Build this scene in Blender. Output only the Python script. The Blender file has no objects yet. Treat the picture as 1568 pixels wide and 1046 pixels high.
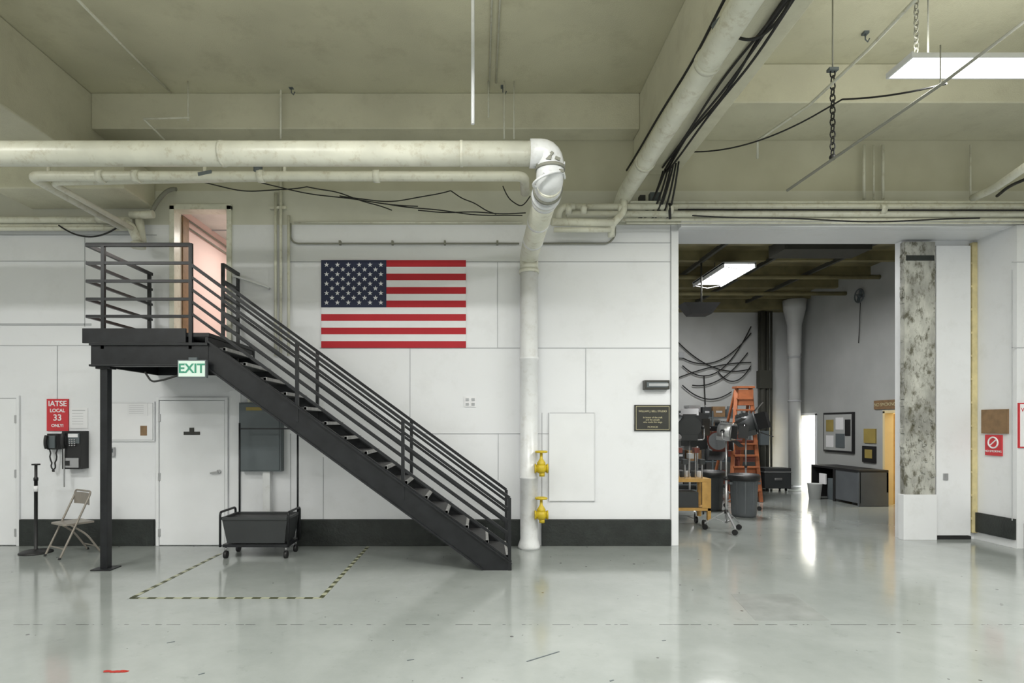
import bpy, bmesh, math, random
from mathutils import Vector, Matrix
random.seed(4)
sc = bpy.context.scene
sc.view_settings.view_transform = 'Standard'
sc.view_settings.look = 'None'
sc.view_settings.exposure = 0.0

EYE = 1.78
F = 884.0
def S(u, v, d):
    """back-project image pixel coordinates (u,v) at a chosen depth d from the camera -> metres"""
    return Vector(((u-735)*d/F, d, EYE-(v-650)*d/F))
def SX(u, d=8.5): return (u-735)*d/F  # image pixel column at the chosen depth, to metres across
def SZ(v, d=8.5): return EYE-(v-650)*d/F  # image pixel row at the chosen depth, to metres of height

# ---------------------------------------------------------------- materials
MATS = {}
def mat(name, col, rough=0.5, metal=0.0, var=0.08, scale=3.0, bump=0.0, bscale=40, emit=0, ecol=None, spec=0.5, coat=0, dirt=None, dirt_amt=0.5, stretch=1.0, d0=.52, d1=.72):
    m = bpy.data.materials.new(name); m.use_nodes = True
    nt = m.node_tree; N = nt.nodes; L = nt.links
    b = N['Principled BSDF']
    b.inputs['Roughness'].default_value = rough
    b.inputs['Metallic'].default_value = metal
    b.inputs['Specular IOR Level'].default_value = spec
    b.inputs['Coat Weight'].default_value = coat
    tc = N.new('ShaderNodeTexCoord'); mp = N.new('ShaderNodeMapping'); mp.inputs['Scale'].default_value = (1, 1, stretch)
    L.new(tc.outputs['Object'], mp.inputs['Vector'])
    nz = N.new('ShaderNodeTexNoise'); nz.inputs['Scale'].default_value = scale; nz.inputs['Detail'].default_value = 6
    L.new(mp.outputs['Vector'], nz.inputs['Vector'])
    rp = N.new('ShaderNodeValToRGB')
    rp.color_ramp.elements[0].position = 0.3; rp.color_ramp.elements[1].position = 0.7
    lo = [max(0, c*(1-var)) for c in col]; hi = [min(1, c*(1+var)) for c in col]
    rp.color_ramp.elements[0].color = (*lo, 1); rp.color_ramp.elements[1].color = (*hi, 1)
    L.new(nz.outputs['Fac'], rp.inputs['Fac'])
    out = rp.outputs['Color']
    if dirt:
        n2 = N.new('ShaderNodeTexNoise'); n2.inputs['Scale'].default_value = scale*2.7; n2.inputs['Detail'].default_value = 8; n2.inputs['Roughness'].default_value = .7
        L.new(mp.outputs['Vector'], n2.inputs['Vector'])
        r2 = N.new('ShaderNodeValToRGB'); r2.color_ramp.elements[0].position = d0; r2.color_ramp.elements[1].position = d1
        r2.color_ramp.elements[1].color = (dirt_amt,)*3+(1,)
        L.new(n2.outputs['Fac'], r2.inputs['Fac'])
        mx = N.new('ShaderNodeMixRGB'); mx.inputs[2].default_value = (*dirt, 1)
        L.new(r2.outputs['Color'], mx.inputs[0]); L.new(out, mx.inputs[1]); out = mx.outputs[0]
    L.new(out, b.inputs['Base Color'])
    if bump:
        n3 = N.new('ShaderNodeTexNoise'); n3.inputs['Scale'].default_value = bscale; n3.inputs['Detail'].default_value = 8
        L.new(mp.outputs['Vector'], n3.inputs['Vector'])
        bp = N.new('ShaderNodeBump'); bp.inputs['Strength'].default_value = bump; bp.inputs['Distance'].default_value = 0.02
        L.new(n3.outputs['Fac'], bp.inputs['Height']); L.new(bp.outputs['Normal'], b.inputs['Normal'])
    if emit:
        b.inputs['Emission Color'].default_value = (*(ecol or col), 1)
        b.inputs['Emission Strength'].default_value = emit
    MATS[name] = m
    return m

M_ceil = mat('ceiling_paint', (.575, .555, .41), .75, var=.13, scale=.7, bump=.25, bscale=60, dirt=(.36, .335, .22), dirt_amt=.4)
M_beam = mat('beam_paint', (.63, .61, .475), .7, var=.10, scale=1.0, bump=.2, bscale=50, dirt=(.42, .39, .28), dirt_amt=.35)
M_pipe = mat('pipe_paint', (.68, .675, .575), .32, var=.08, scale=4, dirt=(.33, .26, .14), dirt_amt=.5)
M_pipew = mat('pipe_white', (.74, .75, .76), .28, var=.05, scale=4, dirt=(.45, .42, .36), dirt_amt=.35)
M_white = mat('white_paint', (.75, .76, .78), .45, var=.03, scale=1.2, dirt=(.5, .5, .48), dirt_amt=.2)
M_doorw = mat('door_paint', (.77, .78, .80), .35, var=.02)
M_seam = mat('seam_grey', (.44, .45, .47), .7)
M_black = mat('stair_black', (.013, .014, .016), .36, var=.3, scale=8, spec=.35)
M_tread = mat('tread_steel', (.04, .04, .042), .5, var=.3, scale=20)
M_nose = mat('tread_nosing', (.38, .38, .38), .5, var=.2, scale=20)
M_base = mat('baseboard_dark', (.018, .022, .020), .5, var=.3, scale=6, bump=.3, bscale=30)
M_dgrey = mat('cabinet_grey', (.105, .125, .135), .5, var=.06)
M_steel = mat('steel', (.45, .45, .46), .35, .8)
M_rubber = mat('rubber_black', (.012, .012, .013), .5)
M_wire = mat('wire_black', (.015, .015, .015), .6)
M_wireg = mat('wire_grey', (.24, .24, .2), .6)
M_red = mat('sign_red', (.56, .03, .04), .45, var=.03)
M_fred = mat('flag_red', (.45, .018, .028), .6, var=.04, spec=.3)
M_fwhite = mat('flag_white', (.78, .78, .80), .6, var=.02)
M_fblue = mat('flag_blue', (.026, .032, .070), .6, var=.05, spec=.3)
M_paper = mat('paper', (.80, .80, .82), .7, var=.02)
M_yellow = mat('valve_yellow', (.58, .43, .02), .45, var=.1, scale=15, dirt=(.2, .12, .02), dirt_amt=.6)
M_ystrip = mat('edge_yellow', (.58, .50, .27), .6, var=.15, scale=8)
M_conc = mat('raw_concrete', (.40, .40, .365), .9, var=.5, scale=3.2, bump=1.0, bscale=24, dirt=(.085, .08, .05), dirt_amt=.9, stretch=.55, d0=.50, d1=.62)
M_plaque = mat('plaque_dark', (.03, .03, .025), .35)
M_gold = mat('plaque_gold', (.6, .55, .35), .4, .3)
M_wood = mat('plywood', (.23, .14, .07), .6, var=.2, scale=10)
M_woody = mat('cart_wood', (.50, .29, .08), .55, var=.15, scale=9)
M_ladder = mat('ladder_orange', (.30, .095, .035), .55, var=.2, scale=9)
M_rust = mat('lamp_rust', (.16, .038, .025), .45, var=.2, scale=9)
M_can = mat('can_plastic', (.10, .11, .12), .5, var=.1)
M_cand = mat('can_dark', (.035, .038, .040), .5)
M_pink = mat('pink_wall', (.78, .60, .55), .6, var=.02)
M_tile = mat('tile_ceiling', (.72, .70, .66), .8)
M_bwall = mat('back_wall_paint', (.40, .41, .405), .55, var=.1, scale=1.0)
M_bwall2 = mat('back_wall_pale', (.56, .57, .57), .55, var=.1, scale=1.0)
M_bceil = mat('back_ceiling_wood', (.20, .175, .085), .7, var=.3, scale=2.5)
M_duct = mat('duct_dark', (.05, .05, .04), .7)
M_em = mat('lamp_diffuser', (1, 1, 1), .5, emit=9, ecol=(1, 1, .97), var=0)
M_green = mat('exit_green', (.04, .27, .17), .5, emit=.05, ecol=(.05, .45, .25), var=0)
M_exitw = mat('exit_face', (.62, .74, .67), .5, emit=.12, ecol=(.75, 1, .85), var=0)
M_tapey = mat('tape_pale', (.36, .37, .27), .5)
M_tapek = mat('tape_dark', (.05, .055, .02), .5)
M_warm = mat('warm_wall', (.80, .66, .38), .6, var=.02)
M_lens = mat('lens_glass', (.35, .36, .38), .1, .6)
M_tabley = mat('poster_yellow', (.34, .26, .07), .6)
M_beige = mat('chair_beige', (.30, .27, .235), .4, .3)
M_blotch = mat('red_paint_spill', (.38, .03, .02), .5)

def wall_mat():
    m = mat('wall_bands_dimmed_top', (.765, .775, .80), .42, var=.02, scale=.8, dirt=(.55, .55, .54), dirt_amt=.2)
    nt = m.node_tree; N = nt.nodes; L = nt.links; b = N['Principled BSDF']
    src = b.inputs['Base Color'].links[0].from_socket
    tc = N.new('ShaderNodeTexCoord'); sp = N.new('ShaderNodeSeparateXYZ'); L.new(tc.outputs['Object'], sp.inputs[0])
    n = N.new('ShaderNodeTexNoise'); n.inputs['Scale'].default_value = 1.3; n.inputs['Detail'].default_value = 7
    L.new(tc.outputs['Object'], n.inputs['Vector'])
    out = src
    for z, a, c in ((4.72, (.57, .565, .48), (.67, .665, .58)), (5.22, (.48, .465, .35), (.58, .565, .44))):  # cream paint above white; olive top band puts dim light into the colour
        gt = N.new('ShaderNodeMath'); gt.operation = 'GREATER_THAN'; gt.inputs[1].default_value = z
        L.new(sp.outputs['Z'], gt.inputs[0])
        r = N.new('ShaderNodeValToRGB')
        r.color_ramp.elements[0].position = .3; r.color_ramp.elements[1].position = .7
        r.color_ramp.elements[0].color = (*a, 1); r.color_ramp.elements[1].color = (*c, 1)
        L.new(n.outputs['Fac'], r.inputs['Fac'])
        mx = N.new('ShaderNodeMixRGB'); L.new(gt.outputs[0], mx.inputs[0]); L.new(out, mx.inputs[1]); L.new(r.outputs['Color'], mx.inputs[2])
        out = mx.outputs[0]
    L.new(out, b.inputs['Base Color'])
    return m
M_wall = wall_mat()

def floor_mat():
    m = bpy.data.materials.new('floor_epoxy'); m.use_nodes = True
    nt = m.node_tree; N = nt.nodes; L = nt.links; b = N['Principled BSDF']
    tc = N.new('ShaderNodeTexCoord')
    def noise(s, d=6, r=.6, dist=0):
        n = N.new('ShaderNodeTexNoise'); n.inputs['Scale'].default_value = s; n.inputs['Detail'].default_value = d; n.inputs['Roughness'].default_value = r
        n.inputs['Distortion'].default_value = dist
        L.new(tc.outputs['Object'], n.inputs['Vector']); return n.outputs['Fac']
    def ramp(src, p0, c0, p1, c1):
        r = N.new('ShaderNodeValToRGB'); r.color_ramp.elements[0].position = p0; r.color_ramp.elements[1].position = p1
        r.color_ramp.elements[0].color = c0; r.color_ramp.elements[1].color = c1; L.new(src, r.inputs[0]); return r.outputs['Color']
    base = ramp(noise(.6, 8, .65), .3, (.245, .268, .255, 1), .7, (.345, .368, .355, 1))
    def mix(f, a, c):
        x = N.new('ShaderNodeMixRGB'); L.new(f, x.inputs[0]); L.new(a, x.inputs[1]); x.inputs[2].default_value = c; return x.outputs[0]
    col = base
    col = mix(ramp(noise(5, 10, .75), .58, (0, 0, 0, 1), .73, (.55, .55, .55, 1)), col, (.18, .192, .188, 1))
    col = mix(ramp(noise(2.1, 10, .8, 1.5), .62, (0, 0, 0, 1), .69, (.5, .5, .5, 1)), col, (.40, .42, .41, 1))
    for vs_, th, gate in ((3.2, .05, .50), (7.0, .055, .56)):
        v = N.new('ShaderNodeTexVoronoi'); v.inputs['Scale'].default_value = vs_; L.new(tc.outputs['Object'], v.inputs['Vector'])
        sp = N.new('ShaderNodeMath'); sp.operation = 'LESS_THAN'; sp.inputs[1].default_value = th; L.new(v.outputs['Distance'], sp.inputs[0])
        nn = N.new('ShaderNodeMath'); nn.operation = 'GREATER_THAN'; nn.inputs[1].default_value = gate; L.new(noise(1.7, 2), nn.inputs[0])
        mu = N.new('ShaderNodeMath'); mu.operation = 'MULTIPLY'; L.new(sp.outputs[0], mu.inputs[0]); L.new(nn.outputs[0], mu.inputs[1])
        col = mix(mu.outputs[0], col, (.07, .07, .07, 1))
    sx = N.new('ShaderNodeSeparateXYZ'); L.new(tc.outputs['Object'], sx.inputs[0])
    for yy in (5.13, 1.9):
        a = N.new('ShaderNodeMath'); a.operation = 'SUBTRACT'; a.inputs[1].default_value = yy; L.new(sx.outputs['Y'], a.inputs[0])
        ab = N.new('ShaderNodeMath'); ab.operation = 'ABSOLUTE'; L.new(a.outputs[0], ab.inputs[0])
        lt = N.new('ShaderNodeMath'); lt.operation = 'LESS_THAN'; lt.inputs[1].default_value = .006; L.new(ab.outputs[0], lt.inputs[0])
        g = N.new('ShaderNodeMath'); g.operation = 'GREATER_THAN'; g.inputs[1].default_value = .5; L.new(noise(9, 2), g.inputs[0])
        k = N.new('ShaderNodeMath'); k.operation = 'MULTIPLY'; L.new(lt.outputs[0], k.inputs[0]); L.new(g.outputs[0], k.inputs[1])
        col = mix(k.outputs[0], col, (.10, .11, .11, 1))
    L.new(col, b.inputs['Base Color'])
    rr = ramp(noise(1.4, 8, .7), .3, (.07, .07, .07, 1), .75, (.19, .19, .19, 1))
    L.new(rr, b.inputs['Roughness'])
    b.inputs['Specular IOR Level'].default_value = 1.0
    bp = N.new('ShaderNodeBump'); bp.inputs['Strength'].default_value = .03; bp.inputs['Distance'].default_value = .02
    L.new(noise(5, 3), bp.inputs['Height']); L.new(bp.outputs['Normal'], b.inputs['Normal'])
    return m
M_floor = floor_mat()
M_fdark = mat('floor_darker_tone', (.245, .26, .25), .25, var=.15, scale=4)

# ---------------------------------------------------------------- mesh builder
class MB:
    def __init__(s, name):
        s.name = name; s.bm = bmesh.new(); s.mats = []
    def mi(s, m):
        if m not in s.mats: s.mats.append(m)
        return s.mats.index(m)
    def _f(s, vs, m, smooth=False):
        try:
            f = s.bm.faces.new(vs)
        except ValueError:
            return
        f.material_index = s.mi(m); f.smooth = smooth
    def box(s, x0, x1, y0, y1, z0, z1, m, M=None):
        x0, x1 = sorted((x0, x1)); y0, y1 = sorted((y0, y1)); z0, z1 = sorted((z0, z1))
        P = [(x0, y0, z0), (x1, y0, z0), (x1, y1, z0), (x0, y1, z0), (x0, y0, z1), (x1, y0, z1), (x1, y1, z1), (x0, y1, z1)]
        V = [s.bm.verts.new(M @ Vector(p) if M else p) for p in P]
        for q in ((0, 3, 2, 1), (4, 5, 6, 7), (0, 1, 5, 4), (1, 2, 6, 5), (2, 3, 7, 6), (3, 0, 4, 7)):
            s._f([V[i] for i in q], m)
    def frustum(s, c0, w0, h0, c1, w1, h1, m):
        A = [(-1, -1), (1, -1), (1, 1), (-1, 1)]
        V = [s.bm.verts.new((c0[0]+a*w0/2, c0[1]+b*h0/2, c0[2])) for a, b in A]+[s.bm.verts.new((c1[0]+a*w1/2, c1[1]+b*h1/2, c1[2])) for a, b in A]
        for q in ((0, 3, 2, 1), (4, 5, 6, 7), (0, 1, 5, 4), (1, 2, 6, 5), (2, 3, 7, 6), (3, 0, 4, 7)):
            s._f([V[i] for i in q], m)
    def bar(s, p0, p1, w, h, m):
        p0 = Vector(p0); p1 = Vector(p1); d = (p1-p0); d.normalize()
        side = d.cross(Vector((0, 0, 1)))
        if side.length < 1e-3: side = Vector((1, 0, 0))
        side.normalize(); up = side.cross(d).normalized()
        V = []
        for p in (p0, p1):
            for a, b in ((-1, -1), (1, -1), (1, 1), (-1, 1)):
                V.append(s.bm.verts.new(p+side*(a*w/2)+up*(b*h/2)))
        for q in ((0, 3, 2, 1), (4, 5, 6, 7), (0, 1, 5, 4), (1, 2, 6, 5), (2, 3, 7, 6), (3, 0, 4, 7)):
            s._f([V[i] for i in q], m)
    def prism(s, pts, y0, y1, m, axis='Y'):
        def mk(p, t):
            if axis == 'Y': return (p[0], t, p[1])
            if axis == 'X': return (t, p[0], p[1])
            return (p[0], p[1], t)
        A = [s.bm.verts.new(mk(p, y0)) for p in pts]; B = [s.bm.verts.new(mk(p, y1)) for p in pts]
        n = len(pts)
        s._f(A, m); s._f(B[::-1], m)
        for i in range(n): s._f([A[i], A[(i+1) % n], B[(i+1) % n], B[i]], m)
    def tube(s, pts, r, m, seg=12, rad=0.0, closed=False, cap=True, r1=None):
        pts = [Vector(p) for p in pts]
        if rad and len(pts) > 2:
            q = [pts[0]]
            for i in range(1, len(pts)-1):
                a, b, c = pts[i-1], pts[i], pts[i+1]
                l1 = min(rad, (a-b).length*.49); l2 = min(rad, (c-b).length*.49)
                s0 = b+(a-b).normalized()*l1; s1 = b+(c-b).normalized()*l2
                for k in range(7):
                    t = k/6; q.append(s0*(1-t)**2+b*2*t*(1-t)+s1*t*t)
            q.append(pts[-1]); pts = q
        n = len(pts)
        tang = []
        for i in range(n):
            if closed: t = pts[(i+1) % n]-pts[i-1]
            else: t = pts[min(i+1, n-1)]-pts[max(i-1, 0)]
            tang.append(t.normalized())
        nrm = tang[0].orthogonal().normalized()
        rings = []
        for i in range(n):
            if i: nrm = (nrm-tang[i]*nrm.dot(tang[i])).normalized()
            bn = tang[i].cross(nrm)
            rr = r if r1 is None else r+(r1-r)*i/(n-1)
            rings.append([s.bm.verts.new(pts[i]+(nrm*math.cos(a)+bn*math.sin(a))*rr) for a in [2*math.pi*k/seg for k in range(seg)]])
        for i in range(n if closed else n-1):
            A = rings[i]; B = rings[(i+1) % n]
            for k in range(seg): s._f([A[k], A[(k+1) % seg], B[(k+1) % seg], B[k]], m, seg > 4)
        if cap and not closed:
            s._f(rings[0][::-1], m); s._f(rings[-1], m)
    def cyl(s, p0, p1, r, m, seg=20, r1=None):
        s.tube([p0, p1], r, m, seg, r1=r1)
    def lathe(s, c, prof, m, seg=28):
        rings = []
        for r, z in prof:
            rings.append([s.bm.verts.new((c[0]+r*math.cos(a), c[1]+r*math.sin(a), c[2]+z)) for a in [2*math.pi*k/seg for k in range(seg)]])
        for A, B in zip(rings, rings[1:]):
            for k in range(seg): s._f([A[k], A[(k+1) % seg], B[(k+1) % seg], B[k]], m, True)
        s._f(rings[0][::-1], m); s._f(rings[-1], m)
    def sphere(s, c, r, m, sc3=(1, 1, 1)):
        prof = [(max(.001, r*math.sin(t)), -r*math.cos(t)*sc3[2]) for t in [math.pi*i/10 for i in range(11)]]
        s.lathe(c, prof, m, 16)
    def text(s, txt, c, size, m, M=None, bold=0.0, spacing=1.0):
        cu = bpy.data.curves.new('t', 'FONT'); cu.body = txt; cu.size = size; cu.align_x = 'CENTER'; cu.align_y = 'CENTER'
        cu.extrude = .0015; cu.offset = bold; cu.space_line = spacing
        o = bpy.data.objects.new('t', cu); sc.collection.objects.link(o)
        bpy.context.view_layer.update()
        dg = bpy.context.evaluated_depsgraph_get()
        me = bpy.data.meshes.new_from_object(o.evaluated_get(dg))
        R = M if M else Matrix.Translation(Vector(c)) @ Matrix.Rotation(math.radians(90), 4, 'X')
        me.transform(R)
        n0 = len(s.bm.faces)
        s.bm.from_mesh(me)
        s.bm.faces.ensure_lookup_table(); k = s.mi(m)
        for f in s.bm.faces[n0:]: f.material_index = k
        bpy.data.objects.remove(o); bpy.data.curves.remove(cu); bpy.data.meshes.remove(me)
    def done(s, bev=0.0, parent=None, M=None, recalc=True):
        if recalc: bmesh.ops.recalc_face_normals(s.bm, faces=s.bm.faces[:])
        me = bpy.data.meshes.new(s.name); s.bm.to_mesh(me); s.bm.free()
        for m in s.mats: me.materials.append(m)
        o = bpy.data.objects.new(s.name, me); sc.collection.objects.link(o)
        if M is not None: o.matrix_world = M
        if parent: o.parent = parent
        if bev:
            md = o.modifiers.new('bevel', 'BEVEL'); md.width = bev; md.segments = 2; md.limit_method = 'ANGLE'; md.angle_limit = math.radians(50)
        return o

def sag(p0, p1, drop, n=24, wob=0.0):
    p0 = Vector(p0); p1 = Vector(p1); out = []
    ph = random.uniform(0, 6)
    for i in range(n+1):
        t = i/n; p = p0.lerp(p1, t); p.z -= drop*4*t*(1-t)
        if wob and 0 < i < n: p += Vector((0, 0, wob*math.sin(ph+t*9)*math.sin(math.pi*t)))
        out.append(p)
    return out

WY = 8.5
CZ = 6.47
# ================================================================= ROOM SHELL
b = MB('floor'); b.box(-11, 12, -6, 17, -.15, 0, M_floor); b.done()
b = MB('ceiling'); b.box(-11, 12, -6, 9.15, CZ, CZ+.2, M_ceil); b.done()
DX0, DX1 = SX(265), SX(352)
b = MB('wall_north')
b.box(-11, DX0, WY, 8.65, 0, CZ, M_wall)
b.box(DX0, DX1, WY, 8.65, 0, 2.90, M_wall)
b.box(DX0, DX1, WY, 8.65, SZ(320), CZ, M_wall)
b.box(DX1, 2.913, WY, 8.65, 0, CZ, M_wall)
b.box(2.913, 12, WY, 9.15, 4.64, CZ, M_wall)
b.done()
b = MB('trim_header'); b.box(2.913, 12, 8.36, 8.499, 4.64, 5.0, M_wall); b.done(bev=.01)
b = MB('wall_west'); b.box(-11.15, -11, -6, 8.65, 0, CZ, M_wall); b.done()
b = MB('wall_south'); b.box(-11, 12, -6.15, -6, 0, CZ, M_wall); b.done()
b = MB('wall_east'); b.box(12, 12.15, -6, 17, 0, CZ, M_wall); b.done()
b = MB('wall_opening_return')
b.box(6.57, 7.70, 9.0, 9.14, 0, 4.64, M_white); b.done()
b = MB('wall_east_block'); b.box(7.70, 12, 8.28, 9.14, .0, 4.64, M_white); b.done()
# beams
b = MB('trim_beam_west'); b.box(-6.6, -5.5, -6, 8.5, 5.45, CZ, M_beam)
b.box(-6.6, -4.78, 7.75, 8.5, 4.95, 5.45, M_beam); b.done(bev=.02)
b = MB('trim_beam_east'); b.box(2.26, 2.9, -6, 8.5, 5.45, CZ, M_beam); b.done(bev=.02)
b = MB('trim_beam_transverse')
b.box(-5.5, 2.26, 8.16, 8.5, 5.96, CZ, M_beam)
b.box(2.9, 12, 7.5, 8.5, 5.96, CZ, M_beam)
b.box(-11, -6.6, 7.5, 8.5, 5.96, CZ, M_beam)
b.done(bev=.015)

b = MB('baseboard_north')
for u0, u1 in ((33, 238), (455, 797), (829, 1026)):
    b.box(SX(u0), SX(u1), 8.45, 8.5, 0, SZ(795), M_base)
b.done(bev=.006)
b = MB('baseboard_east')
b.box(7.66, 7.70, 8.29, 8.99, .12, .42, M_base)
b.box(7.80, 8.6, 8.24, 8.28, 0, .36, M_base)
b.done()
b = MB('trim_corner_guard'); b.box(SX(1027), SX(1038), 8.47, 8.66, 0, 4.63, M_white); b.done(bev=.004)

b = MB('trim_panel_seams')
def hs(u0, u1, v, t=.010): b.box(SX(u0), SX(u1), 8.493, 8.5, SZ(v)-t/2, SZ(v)+t/2, M_seam)
def vs(u, v0, v1, t=.008): b.box(SX(u)-t/2, SX(u)+t/2, 8.493, 8.5, SZ(v1), SZ(v0), M_seam)
hs(0, 133, 400); hs(0, 140, 497, .03); hs(0, 240, 529); hs(440, 492, 401); hs(713, 1027, 401); hs(490, 1027, 533); hs(650, 840, 664)
hs(825, 1027, 372); hs(-100, 240, 360)
vs(762, 401, 533); vs(897, 533, 632); vs(628, 533, 640); vs(763, 664, 735); vs(130, 360, 500); vs(88, 529, 612); vs(495, 700, 795)
vs(445, 664, 795); vs(163, 529, 620); vs(1027, 345, 795); vs(830, 632, 795)
b.done()

b = MB('concrete_pillar')
cx0, cx1 = SX(1383, 8.93), SX(1430, 8.93)
b.box(cx0, cx1, 8.9, 8.998, SZ(757, 8.93), 4.6, M_conc)
for i in range(90):
    z = random.uniform(.9, 4.5); x = random.choice((cx0, cx1-.02)); x += random.uniform(-.015, .012)
    b.box(x, x+random.uniform(.01, .03), 8.905, 8.99, z, z+random.uniform(.02, .09), M_conc)
for i in range(70):
    z = random.uniform(.78, 1.9); x = random.uniform(cx0, cx1-.05)
    b.box(x, x+random.uniform(.01, .04), 8.885, 8.9, z, z+random.uniform(.01, .04), M_conc)
b.box(cx0+.02, cx1-.02, 8.89, 8.91, SZ(400, 8.93), SZ(392, 8.93), M_base)
b.box(SX(1380, 8.93), SX(1431, 8.93), 8.88, 8.998, 0, SZ(757, 8.93), M_white)
b.done(bev=.004)
b = MB('trim_yellow_door_edge')
b.box(7.62, 7.70, 8.93, 8.99, .1, 4.6, M_ystrip)
for i in range(12):
    b.box(7.605, 7.62, 8.93, 8.97, .3+i*.36, .34+i*.36, M_ystrip)
b.done(bev=.01)
b = MB('sliding_door_panel')
b.box(SX(1433, 8.95), 7.60, 8.94, 8.995, .06, 4.55, M_white)
b.box(SX(1433, 8.95), 7.60, 8.93, 8.99, .0, .05, M_rubber)
b.box(SX(1443, 8.95), SX(1450, 8.95), 8.92, 8.94, SZ(735, 8.95), SZ(725, 8.95), M_steel)
b.done(bev=.004)

# ---- upper office room
b = MB('wall_office')
b.box(-4.75, -4.60, 8.65, 13, 2.75, 5.2, M_pink)
b.box(-1.6, -1.45, 8.65, 13, 2.75, 5.2, M_pink)
b.box(-4.75, -1.45, 13, 13.15, 2.75, 5.2, M_pink)
b.done()
b = MB('floor_office'); b.box(-4.6, -1.6, 8.65, 13, 2.75, 2.90, M_tile); b.done()
b = MB('ceiling_office'); b.box(-4.75, -1.45, 8.65, 13.1, 5.12, 5.2, M_tile)
for k in range(5): b.box(-4.6, -1.6, 9+k*.9, 9.03+k*.9, 5.105, 5.12, M_seam)
b.done()
b = MB('office_conduit')
for z in (4.98, 4.86): b.tube([(-4.57, 8.8, z), (-4.57, 12.5, z)], .014, M_wireg, 8)
b.done()

def area(name, loc, sx, sy, power, col=(1, 1, .97), rot=(0, 0, 0), parent=None):
    l = bpy.data.lights.new(name, 'AREA'); l.shape = 'RECTANGLE'; l.size = sx; l.size_y = sy; l.energy = power; l.color = col
    o = bpy.data.objects.new(name, l); sc.collection.objects.link(o); o.location = loc; o.rotation_euler = rot
    if parent: o.parent = parent
    return o
def fixture(name, x0, x1, y0, y1, z, power, col=(1, 1, .96), hang=True, topz=CZ, up=0):
    e = MB(name)
    e.box(x0, x1, y0, y1, z+.03, z+.05, M_white)
    e.box(x0, x1, y0-.015, y0, z, z+.03, M_white); e.box(x0, x1, y1, y1+.015, z, z+.03, M_white)
    e.box(x0-.02, x0, y0-.015, y1+.015, z, z+.05, M_white); e.box(x1, x1+.02, y0-.015, y1+.015, z, z+.05, M_white)
    e.box(x0+.2, x1-.2, (y0+y1)/2-.06, (y0+y1)/2+.06, z+.05, z+.09, M_white)
    e.box(x0+.01, x1-.01, y0+.01, y1-.01, z+.012, z+.02, M_em)
    if hang:
        for x in (x0+.25, x1-.25):
            e.cyl((x, (y0+y1)/2, z+.1), (x, (y0+y1)/2, topz-.004), .008, M_wireg, 6)
    o = e.done()
    area('lamp_glow', ((x0+x1)/2, (y0+y1)/2, z-.005), x1-x0-.04, y1-y0-.04, power, col, parent=o)
    if up: area('added_uplight', ((x0+x1)/2, (y0+y1)/2, z+.11), x1-x0-.04, y1-y0-.04, up, col, rot=(math.pi, 0, 0), parent=o)  # added up-facing light to brighten the ceiling
    return o
PW = 128; UP = 26
fixture('fluorescent_light', SX(1378, 5.28), 6.3, 5.12, 5.42, 5.03, PW*.8, up=UP)
for x0 in (-7.6, -1.6, 3.9):  # unseen fixtures out of frame, added to light the room
    for y in (.2, 3.6):
        fixture('fluorescent_light', x0, x0+2.4, y, y+.35, 5.02, PW, up=UP)
for x0 in (-7.6, -1.2, 4.4):  # further unseen fixtures behind the camera, added to light the room
    fixture('fluorescent_light', x0, x0+2.4, -3.5, -3.15, 5.02, PW*.8, up=UP)
fixture('office_ceiling_light', -3.9, -2.4, 9.8, 10.1, 5.0, 38, (1, .94, .88), hang=False)

def chain(name, x, y, z0, z1, m=M_wireg, r=.02):
    e = MB(name); z = z0; i = 0
    while z < z1:
        pts = []
        for k in range(10):
            a = 2*math.pi*k/10; w = math.cos(a)*r; h = math.sin(a)*r*1.7
            pts.append((x+(w if i % 2 else 0), y+(0 if i % 2 else w), z+h))
        e.tube(pts, r*.28, m, 6, closed=True); z += r*2.5; i += 1
    return e
e = chain('light_chain', SX(1403, 5.28), 5.28, 5.2, CZ-.06); e.done()
p = S(1275, 245, 6.2)
e = chain('hoist_chain', p.x, 6.2, p.z+.08, SZ(112, 6.2), M_rubber, .026)
e.cyl((p.x, 6.2, SZ(112, 6.2)+.04), (p.x, 6.2, CZ-.004), .008, M_wireg, 6)
e.box(p.x-.05, p.x+.05, 6.17, 6.23, SZ(112, 6.2)+.02, SZ(112, 6.2)+.05, M_dgrey)
e.sphere((p.x, 6.2, p.z+.03), .035, M_rubber); e.done()

# ================================================================= BIG PIPES
b = MB('drain_pipe')
X = .705; Y0 = 8.3; R = .128
b.lathe((X, Y0, 0), [(R+.03, 0), (R+.03, .04), (R+.01, .1), (R, .14), (R, 1.0), (R+.008, 1.005), (R+.008, 1.03), (R, 1.035), (R, 2.7), (R+.01, 2.71), (R+.01, 2.74), (R, 2.75), (R, 4.02)], M_pipew)
b.tube([(X, Y0, 4.0), (X, Y0, 4.22), (X, 5.85, 4.22)], R+.004, M_pipe, 24, rad=.28)
b.tube([(X, 6.2, 4.22), (X, 5.8, 4.22), (X, 5.8, 4.50), (.5, 5.8, 4.50)], R+.01, M_pipew, 24, rad=.17)
b.tube([(X-.15, 5.8, 4.50), (-9, 5.8, 4.50)], R-.008, M_pipe, 24)
for x in (-2.6, -6.0, -.2):
    b.tube([(x, 5.8, 4.50), (x+.03, 5.8, 4.50)], R-.002, M_pipe, 24)
for y, rr in ((6.25, .015), (6.9, .01), (7.6, .01)):
    b.cyl((X, y, 4.22), (X, y+.05, 4.22), R+rr, M_pipew, 24)
b.cyl((X, 5.98, 4.22), (X, 6.02, 4.22), R+.028, M_wireg, 24)
b.cyl((X, 6.12, 4.22), (X, 6.17, 4.22), R+.03, M_pipew, 24)
b.cyl((X, 5.8, 4.33), (X, 5.8, 4.36), R+.02, M_wireg, 24)
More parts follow.
